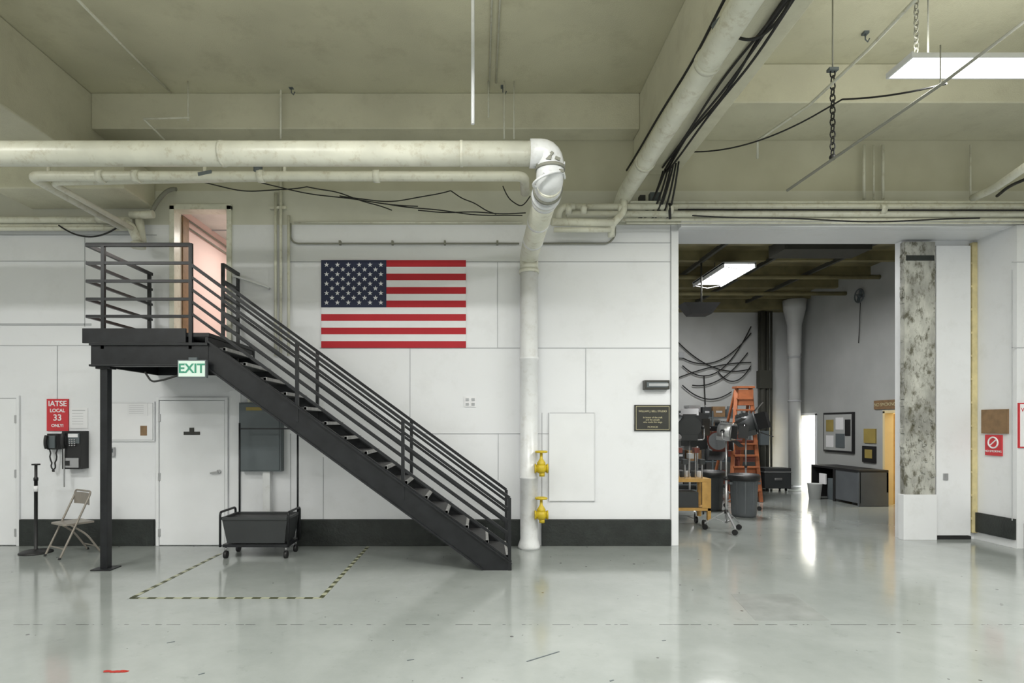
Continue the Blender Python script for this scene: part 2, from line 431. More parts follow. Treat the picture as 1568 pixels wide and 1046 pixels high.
b.tube([(X-.02+.15*math.cos(a), 5.8+.15*math.sin(a), 4.24+.05*math.cos(a)) for a in [2*math.pi*k/20 for k in range(20)]], .014, M_pipew, 6, closed=True)
for k in range(10):   # torn lagging edges
    a = random.uniform(math.pi, 2*math.pi); z = random.choice((4.28, 4.40))
    b.bar((X+.142*math.cos(a), 5.8+.142*math.sin(a), z), (X+.15*math.cos(a+.35), 5.8+.15*math.sin(a+.35), z+random.uniform(-.05, .05)), .012, .03, random.choice((M_pipew, M_wireg)))
b.cyl((X, Y0, 3.95), (X, Y0, 4.0), R+.015, M_pipe, 24)
b.done()

b = MB('ceiling_main_pipe')
b.tube([(2.0, 8.42, 4.75), (2.07, 8.3, 5.07), (2.07, 7.9, 5.07), (2.07, -5.9, 5.07)], .115, M_pipe, 24, rad=.25)
b.tube([(2.24, 8.3, 5.2), (2.24, -5.9, 5.2)], .03, M_pipe, 12)
for y in (7.2, 5.2, 3.0):
    b.cyl((2.07, y, 5.07), (2.07, y+.06, 5.07), .125, M_pipe, 24)
b.lathe((2.1, 5.0, 5.19), [(.02, .0), (.08, .02), (.09, .06), (.05, .10)], M_dgrey)
b.done()
b = MB('ceiling_cable_bundle')
for k, (x, z) in enumerate(((2.62, 5.39), (2.66, 5.36), (2.57, 5.40), (2.64, 5.41), (2.1, 5.40))):
    pts = []
    y = 8.2; a, c = random.uniform(0, 6), random.uniform(0, 6)
    while y > -2:
        pts.append((x+.022*math.sin(a+y*2.1), y, z+.03*math.sin(c+y*2.7))); y -= .2
    b.tube(pts, .014, M_wire, 6)
b.tube(sag((2.14, 5.0, 5.2), (2.6, 4.8, 5.34), .2), .014, M_wire, 6)
for k in range(7):
    b.tube(sag((2.6+.02*k, 8.2-.05*k, 5.38), (2.2+.08*k, 8.3, 4.72+.02*(k % 3)), random.uniform(.02, .22)), .013, M_wire, 6)
b.box(2.45, 2.6, 8.3, 8.4, 4.98, 5.12, M_dgrey); b.box(2.3, 2.38, 8.3, 8.4, 5.0, 5.08, M_rubber)
b.done()

b = MB('sprinkler_pipe_run')
L0 = S(47, 270, 6.5)
b.tube([(L0.x, 8.15, L0.z), (L0.x, 6.5, L0.z), (.50, 6.5, L0.z), (.54, 6.9, L0.z-.02)], .055, M_pipe, 14, rad=.1)
b.tube([(L0.x+.14, 8.15, L0.z-.02), (L0.x+.14, 6.62, L0.z-.02), (.3, 6.62, L0.z+.08)], .035, M_pipe, 10, rad=.1)
for x in (-4.3, -2.5, -1.2, -3.9): b.cyl((x, 6.5, L0.z), (x+.07, 6.5, L0.z), .07, M_pipe, 14)
b.cyl((-2.5, 6.5, L0.z), (-2.5, 6.5, L0.z+.12), .05, M_dgrey, 10)
for x in (L0.x+.2, -3.1, -2.2): b.cyl((x, 6.5, L0.z), (x, 6.5, L0.z+.12), .02, M_pipe, 8)
b.bar((-3.15, 6.46, L0.z+.0), (-3.0, 6.46, L0.z+.03), .03, .04, M_dgrey)
b.done()
b = MB('wall_pipe_run_west')
for v, rr in ((337, .05), (350, .035), (345, .015)):
    b.tube([(-9, 8.35, SZ(v, 8.35)), (SX(205, 8.35), 8.35, SZ(v, 8.35))], rr, M_pipe, 12)
b.tube([S(150, 335, 8.3), S(165, 335, 8.25), S(200, 345, 8.25), S(212, 372, 8.25)], .06, M_pipe, 12, rad=.06)
b.cyl(S(184, 343, 8.25), S(196, 343, 8.25), .09, M_pipe, 14)
b.tube([S(213, 335, 8.35), S(218, 372, 8.35)], .06, M_pipe, 12)
b.cyl(S(200, 330, 8.3), S(235, 328, 8.3), .055, M_pipe, 12)
b.cyl(S(212, 372, 8.2), S(212, 380, 8.2), .10, M_pipe, 12)
b.tube(sag(S(232, 325, 8.35), S(270, 290, 8.35), -.1), .03, M_wireg, 8)
b.tube(sag(S(90, 345, 8.3), S(180, 348, 8.3), .15), .012, M_wire, 6)
b.done()
b = MB('wall_pipe_run_east')
for v, rr, u0 in ((316, .045, 868), (327, .045, 868), (336, .022, 930), (309, .02, 965), (341, .012, 960)):
    b.tube([(SX(u0, 8.2), 8.22, SZ(v, 8.2)), (11.9, 8.22, SZ(v, 8.2))], rr, M_pipe, 12)
b.tube([(SX(1040, 8.1), 8.15, SZ(321, 8.15)), (11.9, 8.15, SZ(323, 8.15))], .012, M_wire, 6)
b.tube(sag(S(1060, 330, 8.1), S(1500, 334, 8.1), .05, wob=.02), .010, M_wire, 6)
b.tube([S(855, 345, 8.3), S(856, 318, 8.2), S(880, 316, 8.2)], .05, M_pipe, 12, rad=.12)
b.tube([S(845, 340, 8.1), S(940, 342, 8.1)], .055, M_pipe, 12)
b.tube([S(848, 352, 8.1), S(935, 352, 8.1)], .035, M_pipe, 12)
b.tube([S(955, 300, 8.2), S(955, 325, 8.15), S(936, 345, 8.1), S(936, 362, 8.2)], .05, M_pipe, 12, rad=.08)
for u in (870, 893, 950, 1025, 1350): b.cyl(S(u, 321, 8.2)-Vector((.04, 0, 0)), S(u, 321, 8.2)+Vector((.04, 0, 0)), .075, M_pipe, 14)
b.tube([S(1490, 303, 8.0), S(1520, 290, 7.6), S(1600, 235, 6.4)], .05, M_pipe, 12, rad=.2)
b.tube([S(1527, 300, 8.0), S(1545, 285, 7.6), S(1600, 262, 6.8)], .02, M_wire, 12, rad=.2)
b.tube([S(1025, 312, 8.15), S(1026, 335, 8.12)], .02, M_wire, 8)
b.done()
b = MB('wall_conduit')
b.tube([S(445, 342, 8.46), S(445, 366, 8.46), S(452, 373, 8.46), S(795, 373, 8.46)], .013, M_wireg, 8, rad=.06)
b.tube([S(830, 373, 8.46), S(932, 373, 8.46), S(942, 362, 8.46), S(942, 345, 8.3)], .013, M_wireg, 8, rad=.06)
b.tube([S(450, 341, 8.46), S(800, 341, 8.46)], .012, M_pipe, 8)
for u, v0 in ((422, 295), (430, 218), (442, 330)):
    b.tube([S(u, v0, 8.45), S(u, 545, 8.45)], .022, M_pipe, 8)
b.tube([S(430, 100, 8.1), S(430, 213, 8.1)], .015, M_pipe, 8)
b.box(SX(415), SX(440), 8.44, 8.5, SZ(322), SZ(318), M_pipe)
for u in (520, 600, 680, 760): b.box(SX(u), SX(u+3), 8.44, 8.5, SZ(376), SZ(370), M_wireg)
for u, rr in ((1323, .02), (1338, .012), (1352, .02), (1486, .012)):
    b.tube([S(u, 222, 8.4), S(u, 305, 8.4)], rr, M_pipe, 8)
b.done()
b = MB('draped_wall_cables')
for a, c, dr in (((300, 276), (470, 286), .10), ((400, 280), (640, 316), .05), ((520, 300), (690, 292), .10), ((640, 322), (805, 326), .02), ((690, 292), (760, 328), .02), ((590, 312), (800, 330), .04), ((470, 286), (600, 322), -.03), ((770, 285), (812, 300), .2)):
    b.tube(sag(S(*a, 8.3), S(*c, 8.3), dr, wob=.015), .008, M_wire, 6)
b.done()

b = MB('hanging_rod'); b.cyl((SX(724, 5.2), 5.2, SZ(190, 5.2)), (SX(724, 5.2), 5.2, CZ-.003), .016, M_pipew, 10); b.done()
b = MB('diagonal_sway_rod')
p2 = S(1640, -21, 4.1)
b.tube([S(1205, 292, 6.3), S(1440, 130, 4.9), p2, (p2.x, p2.y, CZ-.003)], .014, M_wireg, 8)
p3 = S(1440, 130, 4.9); b.cyl(p3, (p3.x, p3.y, 5.0), .006, M_wireg, 6); b.done()
b = MB('ceiling_conduit')
b.tube([S(90, -30, 5), S(210, 92, 7.3), S(262, 142, 8.1)], .014, M_pipe, 8)
b.tube([(.13, 4, CZ-.02), (.13, 8.1, CZ-.02)], .012, M_pipe, 8)
b.tube([(.22, 4, CZ-.02), (.22, 7.9, CZ-.02)], .012, M_pipe, 8)
for u, v0, v1 in ((772, 125, 213), (787, 125, 213), (748, 125, 180), (288, 125, 185)):
    b.tube([S(u, v0, 7.85), S(u, v1, 7.85)], .012, M_pipe, 8)
b.tube([S(220, 182, 7.8), S(290, 180, 7.8)], .014, M_pipe, 8)
b.tube([S(220, 182, 7.8), S(252, 214, 8.1)], .014, M_pipe, 8)
b.tube([S(1160, 242, 7.5), S(1160, 215, 7.3), S(1240, 160, 6.6), S(1330, 75, 5.4), S(1420, -20, 4.5)], .016, M_pipe, 8)
b.done()
b = MB('ceiling_cable')
b.tube(sag(S(1050, 232, 7.9), S(1245, 178, 6.5), .12)+sag(S(1245, 178, 6.5), S(1290, 152, 6.2), 0)[1:]+sag(S(1290, 152, 6.2), S(1450, 128, 5.3), .03)[1:], .009, M_wire, 6)
b.done()
for u, v, d in ((205, 62, 7.6), (328, 110, 7.9), (446, 133, 8.05), (770, 132, 8.0), (1325, 50, 6.9)):
    e = MB('ceiling_hook'); p = S(u, v, d)
    e.cyl((p.x, d, p.z), (p.x, d, CZ-.003), .008, M_pipe, 6)
    e.box(p.x-.03, p.x+.03, d-.03, d+.03, p.z-.02, p.z+.03, M_dgrey)
    e.tube([(p.x, d, p.z-.02), (p.x, d, p.z-.08), (p.x+.03, d, p.z-.11), (p.x+.05, d, p.z-.07)], .008, M_dgrey, 6)
    e.done()

# ================================================================= STAIRS
st = bpy.data.objects.new('steel_staircase', None); sc.collection.objects.link(st)
YN, YF = 7.05, 7.93
DZ = 2.90; RZ = DZ/16; G = .2475; SL = RZ/G
b = MB('stringers')
def stringer(y0, y1):
    xs, xe = -3.31, .385
    t0 = 2.80; b0 = 2.45
    b.prism([(xs, t0), (xe, t0-SL*(xe-xs)+.03), (xe, 0), (xs+b0/SL, 0), (xs, b0)], y0, y1, M_black)
    for zoff in (t0-.012, b0+.012):
        x1 = xe if zoff > 2.6 else xs+b0/SL
        b.bar((xs, (y0+y1)/2, zoff), (x1, (y0+y1)/2, max(.015, zoff-SL*(x1-xs))), .075, .02, M_black)
stringer(YN-.012, YN+.012); stringer(YF-.012, YF+.012)
b.done(parent=st)
b = MB('treads')
for i in range(1, 16):
    z = i*RZ; xn = .35-(i-1)*G
    b.box(xn-.285, xn, YN+.02, YF-.02, z-.035, z, M_tread)
    b.box(xn-.03, xn+.004, YN+.02, YF-.02, z-.036, z+.003, M_nose)
b.done(parent=st)
b = MB('landing')
LX0, LX1 = -4.82, -3.31
b.box(LX0, LX1, YN, 8.49, DZ-.05, DZ, M_black)
b.box(LX0-.02, -3.58, YN-.03, YN, DZ-.13, DZ+.05, M_black)
b.box(LX0+.08, LX1, YN-.02, YN+.02, 2.50, 2.76, M_black)
b.box(LX0+.07, LX1, YN-.045, YN+.03, 2.74, 2.775, M_black)
b.box(LX0+.07, LX1, YN-.045, YN+.03, 2.485, 2.51, M_black)
b.box(LX0+.07, LX0+.11, YN, 8.49, 2.50, 2.85, M_black)
b.box(LX1-.05, LX1-.01, YN, 8.49, 2.50, 2.85, M_black)
b.box(LX0+.08, LX1, 8.44, 8.49, 2.50, 2.85, M_black)
for x in (-4.4, -4.0, -3.65): b.box(x, x+.04, YN, 8.45, 2.7, 2.86, M_black)
b.done(parent=st, bev=.004)
b = MB('support_post')
px = SX(157, YN)
b.box(px-.045, px+.045, YN+.02, YN+.11, 0, 2.5, M_black); b.box(px-.12, px+.12, YN-.05, YN+.18, 0, .015, M_black)
b.box(px-.09, px+.09, YN, YN+.13, 2.46, 2.5, M_black)
b.done(parent=st, bev=.003)
b = MB('guard_rails')
PX = [-3.53, -2.233, -.941, .36]
ZT0 = 3.734; SR = .733
for y in (YN, YF):
    for i, x in enumerate(PX):
        zt = ZT0-SR*(x-PX[0]); zb = 2.80-SL*(x+3.31)-.2
        if i == 0: zt = 3.99; zb = DZ-.2
        if i == 3: zb = 0
        b.box(x-.02, x+.02, y-.02, y+.02, zb, zt, M_black)
    for k in range(5):
        z = ZT0-.149*k
        b.bar((PX[0], y, z), (PX[3], y, z-SR*(PX[3]-PX[0])), .028 if k else .045, .032 if k else .038, M_black)
lev = [3.973, 3.75, 3.53, 3.31, 3.10]
for k, z in enumerate(lev):
    t = .042 if k == 0 else .034
    b.bar((-4.80, YN, z), (PX[0], YN, z), t, t, M_black)
    b.bar((-4.80, YN, z), (-4.80, 8.44, z), t, t, M_black)
    b.bar((PX[0], YF, z), (PX[0], 8.44, z), t, t, M_black)
b.box(-4.62, -4.58, YN-.02, YN+.02, 2.7, 3.99, M_black)
b.box(-4.82, -4.78, 8.36, 8.40, 2.8, 3.99, M_black)
b.box(PX[0]-.02, PX[0]+.02, 8.40, 8.44, 2.85, 3.99, M_black)
b.done(parent=st)
b = MB('wall_handrail')
b.tube([(-3.6, 8.49, 3.95), (-3.6, 8.40, 3.95), (-3.1, 8.40, 3.78), (-3.1, 8.49, 3.78)], .018, M_pipew, 8, rad=.04); b.done()

b = MB('exit_sign')
p = S(295, 565, 6.95); w, h = .172, .108
b.box(p.x-w, p.x+w, 6.93, 6.98, p.z-h, p.z+h, M_dgrey)
b.box(p.x-w+.014, p.x+w-.014, 6.925, 6.93, p.z-h+.014, p.z+h-.014, M_exitw)
b.text('EXIT', (p.x, 6.922, p.z), .155, M_green, bold=.003)
b.box(p.x-.05, p.x+.05, 6.95, 6.985, p.z+h, p.z+h+.03, M_dgrey)
b.tube([S(222, 570, 7.0), S(232, 585, 6.98), S(250, 582, 6.98), S(272, 575, 6.96)], .012, M_wire, 6, rad=.05)
b.done()

# ================================================================= FLAG
b = MB('american_flag')
fx0, fx1 = SX(492.5), SX(713.5); fz1, fz0 = SZ(399), SZ(533)
H = fz1-fz0
for i in range(13):
    z1 = fz1-H*i/13; z0 = fz1-H*(i+1)/13
    b.box(fx0, fx1, 8.478, 8.492, z0, z1, M_fred if i % 2 == 0 else M_fwhite)
cw = SX(592)-fx0; cz0 = fz1-H*7/13
b.box(fx0, fx0+cw, 8.474, 8.479, cz0, fz1, M_fblue)
sr = .0385
for r_ in range(9):
    n = 6 if r_ % 2 == 0 else 5
    for c in range(n):
        cx = fx0+cw*((2*c+1 if n == 6 else 2*c+2))/12; cz = fz1-(fz1-cz0)*(r_+1)/10
        P = []
        for k in range(10):
            a = math.pi/2+k*math.pi/5; rr = sr if k % 2 == 0 else sr*.4
            P.append((cx+rr*math.cos(a), cz+rr*math.sin(a)))
        b.prism(P, 8.471, 8.475, M_fwhite)
b.done()

# ================================================================= DOORS
b = MB('door_1')
x0, x1 = SX(246), SX(345); zt = SZ(614)
b.box(x0, x1, 8.47, 8.495, .01, zt, M_doorw)
b.box(x0-.05, x0-.008, 8.46, 8.499, 0, zt+.05, M_white); b.box(x1+.008, x1+.05, 8.46, 8.499, 0, zt+.05, M_white)
b.box(x0-.008, x1+.008, 8.46, 8.499, zt+.008, zt+.05, M_white)
b.box(x0-.008, x0, 8.48, 8.499, 0, zt, M_seam); b.box(x1, x1+.008, 8.48, 8.499, 0, zt, M_seam); b.box(x0, x1, 8.48, 8.499, zt, zt+.008, M_seam)
for v in (640, 730, 815): b.box(x0-.015, x0+.015, 8.455, 8.48, SZ(v+6), SZ(v-6), M_steel)
b.cyl((SX(337), 8.44, SZ(722)), (SX(337), 8.48, SZ(722)), .03, M_steel); b.bar((SX(337), 8.43, SZ(722)), (SX(325), 8.43, SZ(724)), .02, .025, M_steel)
b.box(SX(283), SX(308), 8.462, 8.47, SZ(666), SZ(661), M_plaque); b.box(SX(292), SX(299), 8.458, 8.47, SZ(664), SZ(655), M_plaque)
b.done(bev=.003)
b = MB('door_2')
x0, x1 = SX(-85), SX(27)
b.box(x0, x1, 8.47, 8.495, .01, SZ(611), M_doorw)
b.box(x1+.0, x1+.008, 8.48, 8.499, 0, SZ(611), M_seam); b.box(x0, x1, 8.48, 8.499, SZ(611), SZ(609.5), M_seam)
b.box(x1+.008, x1+.05, 8.46, 8.499, 0, SZ(606), M_white)
for v in (642, 725, 815): b.box(x1-.015, x1+.015, 8.455, 8.48, SZ(v+6), SZ(v-6), M_steel)
b.done(bev=.003)
b = MB('door_3')
for x in (DX0, DX1): b.box(x-.035, x+.035, 8.46, 8.67, 2.90, SZ(316), M_pipe)
b.box(DX0-.035, DX1+.035, 8.46, 8.67, SZ(320)-.02, SZ(314), M_pipe)
b.box(DX0+.035, DX0+.06, 8.67, 8.85, 2.91, SZ(322)-.02, M_wood)
b.done(bev=.003)
b = MB('trim_closet_panel')
b.box(SX(352), SX(369), 8.485, 8.5, 0, SZ(598), M_doorw); b.done()

b = MB('access_panel')
x0, x1, z0, z1 = SX(840), SX(911), SZ(768), SZ(632)
b.box(x0, x1, 8.484, 8.499, z0, z1, M_seam); b.box(x0+.012, x1-.012, 8.478, 8.49, z0+.012, z1-.012, M_doorw)
for x in (x0+.004, x1-.012): b.box(x, x+.008, 8.47, 8.484, z0, z1, M_white)
b.done()

# ================================================================= WALL ITEMS
b = MB('electrical_cabinet')
b.box(SX(372), SX(435), 8.36, 8.498, SZ(721), SZ(617), M_dgrey)
b.box(SX(374), SX(433), 8.35, 8.36, SZ(719), SZ(619), M_dgrey)
b.box(SX(374)-.015, SX(374), 8.345, 8.37, SZ(680), SZ(672), M_steel)
b.box(SX(383), SX(407), 8.345, 8.35, SZ(629), SZ(624), M_tabley)
b.box(SX(406), SX(417), 8.40, 8.498, .45, SZ(721), M_pipew)
b.cyl((SX(385), 8.43, SZ(617)), (SX(385), 8.43, SZ(590)), .03, M_pipe)
b.done(bev=.004)

b = MB('union_sign')
x0, x1, z0, z1 = SX(73), SX(106), SZ(660), SZ(611)
b.box(x0, x1, 8.48, 8.495, z0, z1, M_red)
cx = (x0+x1)/2
for t, v, s_ in (('IATSE', 618.5, .11), ('LOCAL', 629, .07), ('33', 640, .13), ('ONLY!', 652, .06)):
    b.text(t, (cx, 8.479, SZ(v)), s_, M_paper, bold=.002)
b.done()

b = MB('notice_frame')
x0, x1, z0, z1 = SX(166), SX(238), SZ(676), SZ(615)
b.box(x0, x1, 8.475, 8.495, z0, z1, M_white); b.box(x0+.02, x1-.02, 8.470, 8.476, z0+.02, z1-.02, M_seam); b.box(x0+.025, x1-.025, 8.468, 8.471, z0+.025, z1-.025, M_paper)
b.box(SX(217), SX(227), 8.464, 8.468, SZ(667), SZ(652), M_wood)
b.box(SX(197), SX(228), 8.464, 8.468, SZ(637), SZ(618), M_fwhite)
for k in range(5): b.box(SX(200), SX(222), 8.462, 8.464, SZ(621+k*3)-.004, SZ(621+k*3), M_seam)
b.done()
b = MB('notice_paper')
b.box(SX(107), SX(135), 8.492, 8.498, SZ(656), SZ(625), M_paper)
b.box(SX(111), SX(131), 8.490, 8.492, SZ(629), SZ(628), M_seam)
for k in range(5): b.box(SX(111), SX(128), 8.490, 8.492, SZ(633+k*4)-.005, SZ(633+k*4), M_seam)
b.done()
b = MB('door_keypad'); b.box(SX(170), SX(177), 8.46, 8.499, SZ(699), SZ(685), M_steel); b.box(SX(171.3), SX(175.7), 8.455, 8.46, SZ(693), SZ(687), M_dgrey); b.done(bev=.004)

b = MB('wall_telephone')
x0, x1 = SX(79), SX(95)
b.box(x0, x1, 8.41, 8.499, SZ(688), SZ(664), M_rubber)
b.box(x0+.015, x1-.02, 8.38, 8.41, SZ(686), SZ(667), M_dgrey)
b.tube([(x0+.03, 8.36, SZ(667)), (x0+.03, 8.34, SZ(672)), (x0+.03, 8.34, SZ(681)), (x0+.03, 8.36, SZ(686))], .024, M_rubber, 10, rad=.03)
cord = [(x0+.03, 8.38, SZ(687))]
for i in range(20):
    t = i/19; cord.append((x0+.03+.11*t+.01*math.sin(i*2), 8.42, SZ(688)-.32*math.sin(math.pi*t)))
b.tube(cord, .010, M_rubber, 6)
b.done(bev=.005)
b = MB('payphone')
x0, x1 = SX(107), SX(136)
zz0, zz1 = SZ(717), SZ(660)
b.box(x0, x1, 8.34, 8.499, zz0, zz1, M_rubber)
b.box(x0+.10, x1-.02, 8.325, 8.34, zz1-.18, zz1-.03, M_dgrey)
b.box(x0+.10, x1-.04, 8.32, 8.33, zz1-.09, zz1-.04, M_paper)
for i in range(3):
    for j in range(4): b.box(x0+.115+i*.035, x0+.135+i*.035, 8.315, 8.326, zz1-.13-j*.028, zz1-.115-j*.028, M_steel)
b.box(x0+.03, x1-.03, 8.325, 8.34, zz0+.02, zz0+.16, M_steel)
b.box(x0+.06, x0+.12, 8.32, 8.33, zz0+.05, zz0+.12, M_rubber)
b.tube([(x0+.05, 8.31, zz1-.03), (x0+.05, 8.28, zz1-.07), (x0+.05, 8.28, zz1-.20), (x0+.05, 8.31, zz1-.24)], .026, M_rubber, 10, rad=.03)
b.tube(sag((x0+.05, 8.31, zz1-.25), (x0+.02, 8.36, zz0+.1), .45), .009, M_steel, 6)
b.done(bev=.006)

b = MB('emergency_light')
x0, x1 = SX(984), SX(1022)
b.box(x0, x1, 8.40, 8.499, SZ(597), SZ(583), M_plaque); b.box(x0+.03, x1-.03, 8.393, 8.4, SZ(594), SZ(586), M_dgrey)
b.box(x0+.06, x1-.02, 8.388, 8.394, SZ(592), SZ(588), M_seam)
b.done(bev=.006)
b = MB('memorial_plaque')
x0, x1, z0, z1 = SX(971), SX(1026), SZ(660), SZ(620)
b.box(x0, x1, 8.475, 8.495, z0, z1, M_plaque); b.box(x0+.02, x1-.02, 8.472, 8.476, z0+.02, z1-.02, M_gold); b.box(x0+.026, x1-.026, 8.470, 8.473, z0+.026, z1-.026, M_plaque)
cx = (x0+x1)/2
b.text('WILLIAM J. BELL STUDIO', (cx, 8.469, SZ(630)), .038, M_gold)
b.text('In honor of the craft\nand the people\nwho made this stage', (cx, 8.469, SZ(643)), .034, M_gold)
b.text('MCMXCIII', (cx, 8.469, SZ(654)), .034, M_gold)
b.done()
b = MB('wall_outlet_plates'); b.box(SX(711), SX(729), 8.485, 8.5, SZ(623), SZ(607), M_paper)
for u in (713, 722):
    for v in (610, 617): b.box(SX(u), SX(u+5), 8.478, 8.485, SZ(v+4), SZ(v), M_seam)
b.done()

for v0, v1 in ((690, 730), (758, 803)):
    e = MB('gas_valve'); x = SX(828, 8.2); y = 8.13
    zc = SZ((v0+v1)/2+7, 8.2)
    e.cyl((x-.09, y, zc), (x+.09, y, zc), .055, M_yellow, 8)
    e.cyl((x-.075, y, zc), (x-.095, y, zc), .07, M_yellow, 6); e.cyl((x+.075, y, zc), (x+.095, y, zc), .07, M_yellow, 6)
    e.sphere((x, y, zc), .078, M_yellow)
    e.lathe((x, y, zc+.03), [(.05, 0), (.062, .03), (.062, .05), (.035, .09), (.022, .11), (.018, .22)], M_yellow, 14)
    e.tube([(x+.075*math.cos(a), y+.075*math.sin(a), zc+.235) for a in [2*math.pi*k/16 for k in range(16)]], .016, M_yellow, 8, closed=True)
    for k in range(2):
        a = k*math.pi/2; e.bar((x-.07*math.cos(a), y-.07*math.sin(a), zc+.235), (x+.07*math.cos(a), y+.07*math.sin(a), zc+.235), .02, .015, M_yellow)
    e.cyl((x+.01, y, zc-.06), (x+.01, y, zc-.11), .04, M_yellow, 12)
    e.cyl((x-.05, y, zc), (x-.05, y+.07, zc), .04, M_yellow, 12)
    e.done()

b = MB('plywood_sign'); b.box(7.675, 7.698, 8.40, 8.84, SZ(664, 8.6), SZ(627, 8.6), M_wood); b.done()
b = MB('no_smoking_sign')
b.box(7.68, 7.698, 8.50, 8.78, SZ(698, 8.6), SZ(666, 8.6), M_red)
zc = SZ(678, 8.6)
b.tube([(7.678, 8.64+.08*math.cos(a), zc+.08*math.sin(a)) for a in [2*math.pi*k/20 for k in range(20)]], .012, M_paper, 6, closed=True)
b.bar((7.678, 8.58, zc+.05), (7.678, 8.70, zc-.05), .01, .015, M_paper)
b.text('NO SMOKING', None, .045, M_paper, M=Matrix.Translation((7.678, 8.64, zc-.13)) @ Matrix.Rotation(-math.pi/2, 4, 'Z') @ Matrix.Rotation(math.pi/2, 4, 'X'))
b.done()
b = MB('warning_sign'); x = SX(1559, 8.27)
b.box(x, x+.45, 8.262, 8.279, SZ(686, 8.27), SZ(617, 8.27), M_red); b.box(x+.02, x+.43, 8.258, 8.263, SZ(684, 8.27), SZ(619, 8.27), M_paper)
b.text('WARNING', (x+.225, 8.257, SZ(628, 8.27)), .08, M_red); b.done()
b = MB('trim_east_seams'); b.box(SX(1549, 8.28), SX(1549, 8.28)+.01, 8.274, 8.28, .4, 4.0, M_seam); b.box(SX(1549, 8.28), 9.5, 8.274, 8.28, SZ(533, 8.28), SZ(533, 8.28)+.01, M_seam); b.box(SX(1549, 8.28), 9.5, 8.274, 8.28, SZ(402, 8.28), SZ(402, 8.28)+.01, M_seam); b.done()

# ================================================================= FLOOR ITEMS
b = MB('hazard_floor_tape')
def tape(p0, p1, k=.17, w=.045):
    p0 = Vector((*p0, .002)); p1 = Vector((*p1, .002)); L = (p1-p0).length; n = int(L/k)
    for i in range(n):
        b.bar(p0.lerp(p1, i/n), p0.lerp(p1, (i+(.5))/n), w, .003, M_tapek)
        b.bar(p0.lerp(p1, (i+.5)/n), p0.lerp(p1, (i+1)/n), w, .003, M_tapey)
tape((-3.58, 5.915), (-1.62, 5.915)); tape((-3.57, 5.92), (-3.57, 7.95)); tape((-1.63, 5.92), (-1.63, 8.4))
b.done()
b = MB('red_paint_mark')
for k in range(9):
    x = -2.62+random.uniform(-.07, .07); y = 4.16+random.uniform(-.02, .02); rr = random.uniform(.012, .026)
    b.prism([(x+rr*1.6*math.cos(a)*random.uniform(.6, 1.2), y+rr*math.sin(a)*random.uniform(.6, 1.2)) for a in [2*math.pi*j/9 for j in range(9)]], .0005+k*.0003, .002+k*.0003, M_blotch, 'Z')
b.done()
b = MB('floor_scuff_marks')
for (x0_, y0_, x1_, y1_) in ((.35, 4.33, .62, 4.52), (-.55, 4.35, -.5, 4.37), (-2.0, 4.1, -1.97, 4.13), (1.5, 4.75, 1.53, 4.76), (-2.55, 4.7, -2.5, 4.73), (.9, 4.0, .93, 4.02)):
    b.bar((x0_, y0_, .0015), (x1_, y1_, .0015), .012, .002, M_dgrey)
b.done()
b = MB('floor_darker_quad'); b.prism([(2.63, 6.05), (2.5, 5.24), (3.17, 5.24), (3.28, 6.05)], .0005, .002, M_fdark, 'Z'); b.done()  # thin quad in a slightly darker tone than the floor

b = MB('stanchion_post'); x = SX(55, 8.0)
b.lathe((x, 8.0, 0), [(.20, 0), (.20, .015), (.17, .03), (.04, .045), (.022, .06), (.022, 1.0), (.028, 1.0), (.028, 1.04), (.018, 1.05), (.018, 1.22)], M_rubber, 28)
b.box(x-.04, x+.04, 7.97, 8.03, 1.215, 1.235, M_rubber)
b.cyl((x, 8.0, .85), (x, 8.0, .93), .026, M_paper, 16)
b.done()

def folding_chair(loc, rz):
    e = MB('folding_chair'); w = .21
    for s_ in (-w, w):
        e.tube([(.26, s_, 0.0), (.10, s_, .35), (-.10, s_, .80), (-.11, s_, .84)], .013, M_beige, 10, rad=.05)
        e.tube([(-.26, s_*.9, 0.0), (-.08, s_*.9, .28), (.12, s_*.9, .44)], .013, M_beige, 10, rad=.08)
        e.cyl((.26, s_, 0), (.25, s_, .03), .016, M_rubber, 10); e.cyl((-.26, s_*.9, 0), (-.25, s_*.9, .03), .016, M_rubber, 10)
    e.tube([(-.105, -w, .82), (-.115, -w, .865), (-.115, w, .865), (-.105, w, .82)], .013, M_beige, 10, rad=.05)
    pts = []
    for k in range(9):
        t = -1+k/4; pts.append((-.09-.03*(1-t*t), t*w))
    e.prism([(a, c) for a, c in pts]+[(a-.012, c) for a, c in pts[::-1]], .68, .84, M_beige, 'Z')
    e.prism([(-.17, -.19), (.17, -.2), (.2, -.17), (.2, .17), (.17, .2), (-.17, .19)], .43, .455, M_beige, 'Z')
    e.bar((.2, -w, .13), (.2, w, .13), .015, .015, M_beige); e.bar((-.2, -w*.9, .1), (-.2, w*.9, .1), .015, .015, M_beige)
    return e.done(bev=.002, M=Matrix.Translation(loc) @ Matrix.Rotation(math.radians(rz), 4, 'Z'))
folding_chair((SX(113, 7.9), 7.9, 0), -122)

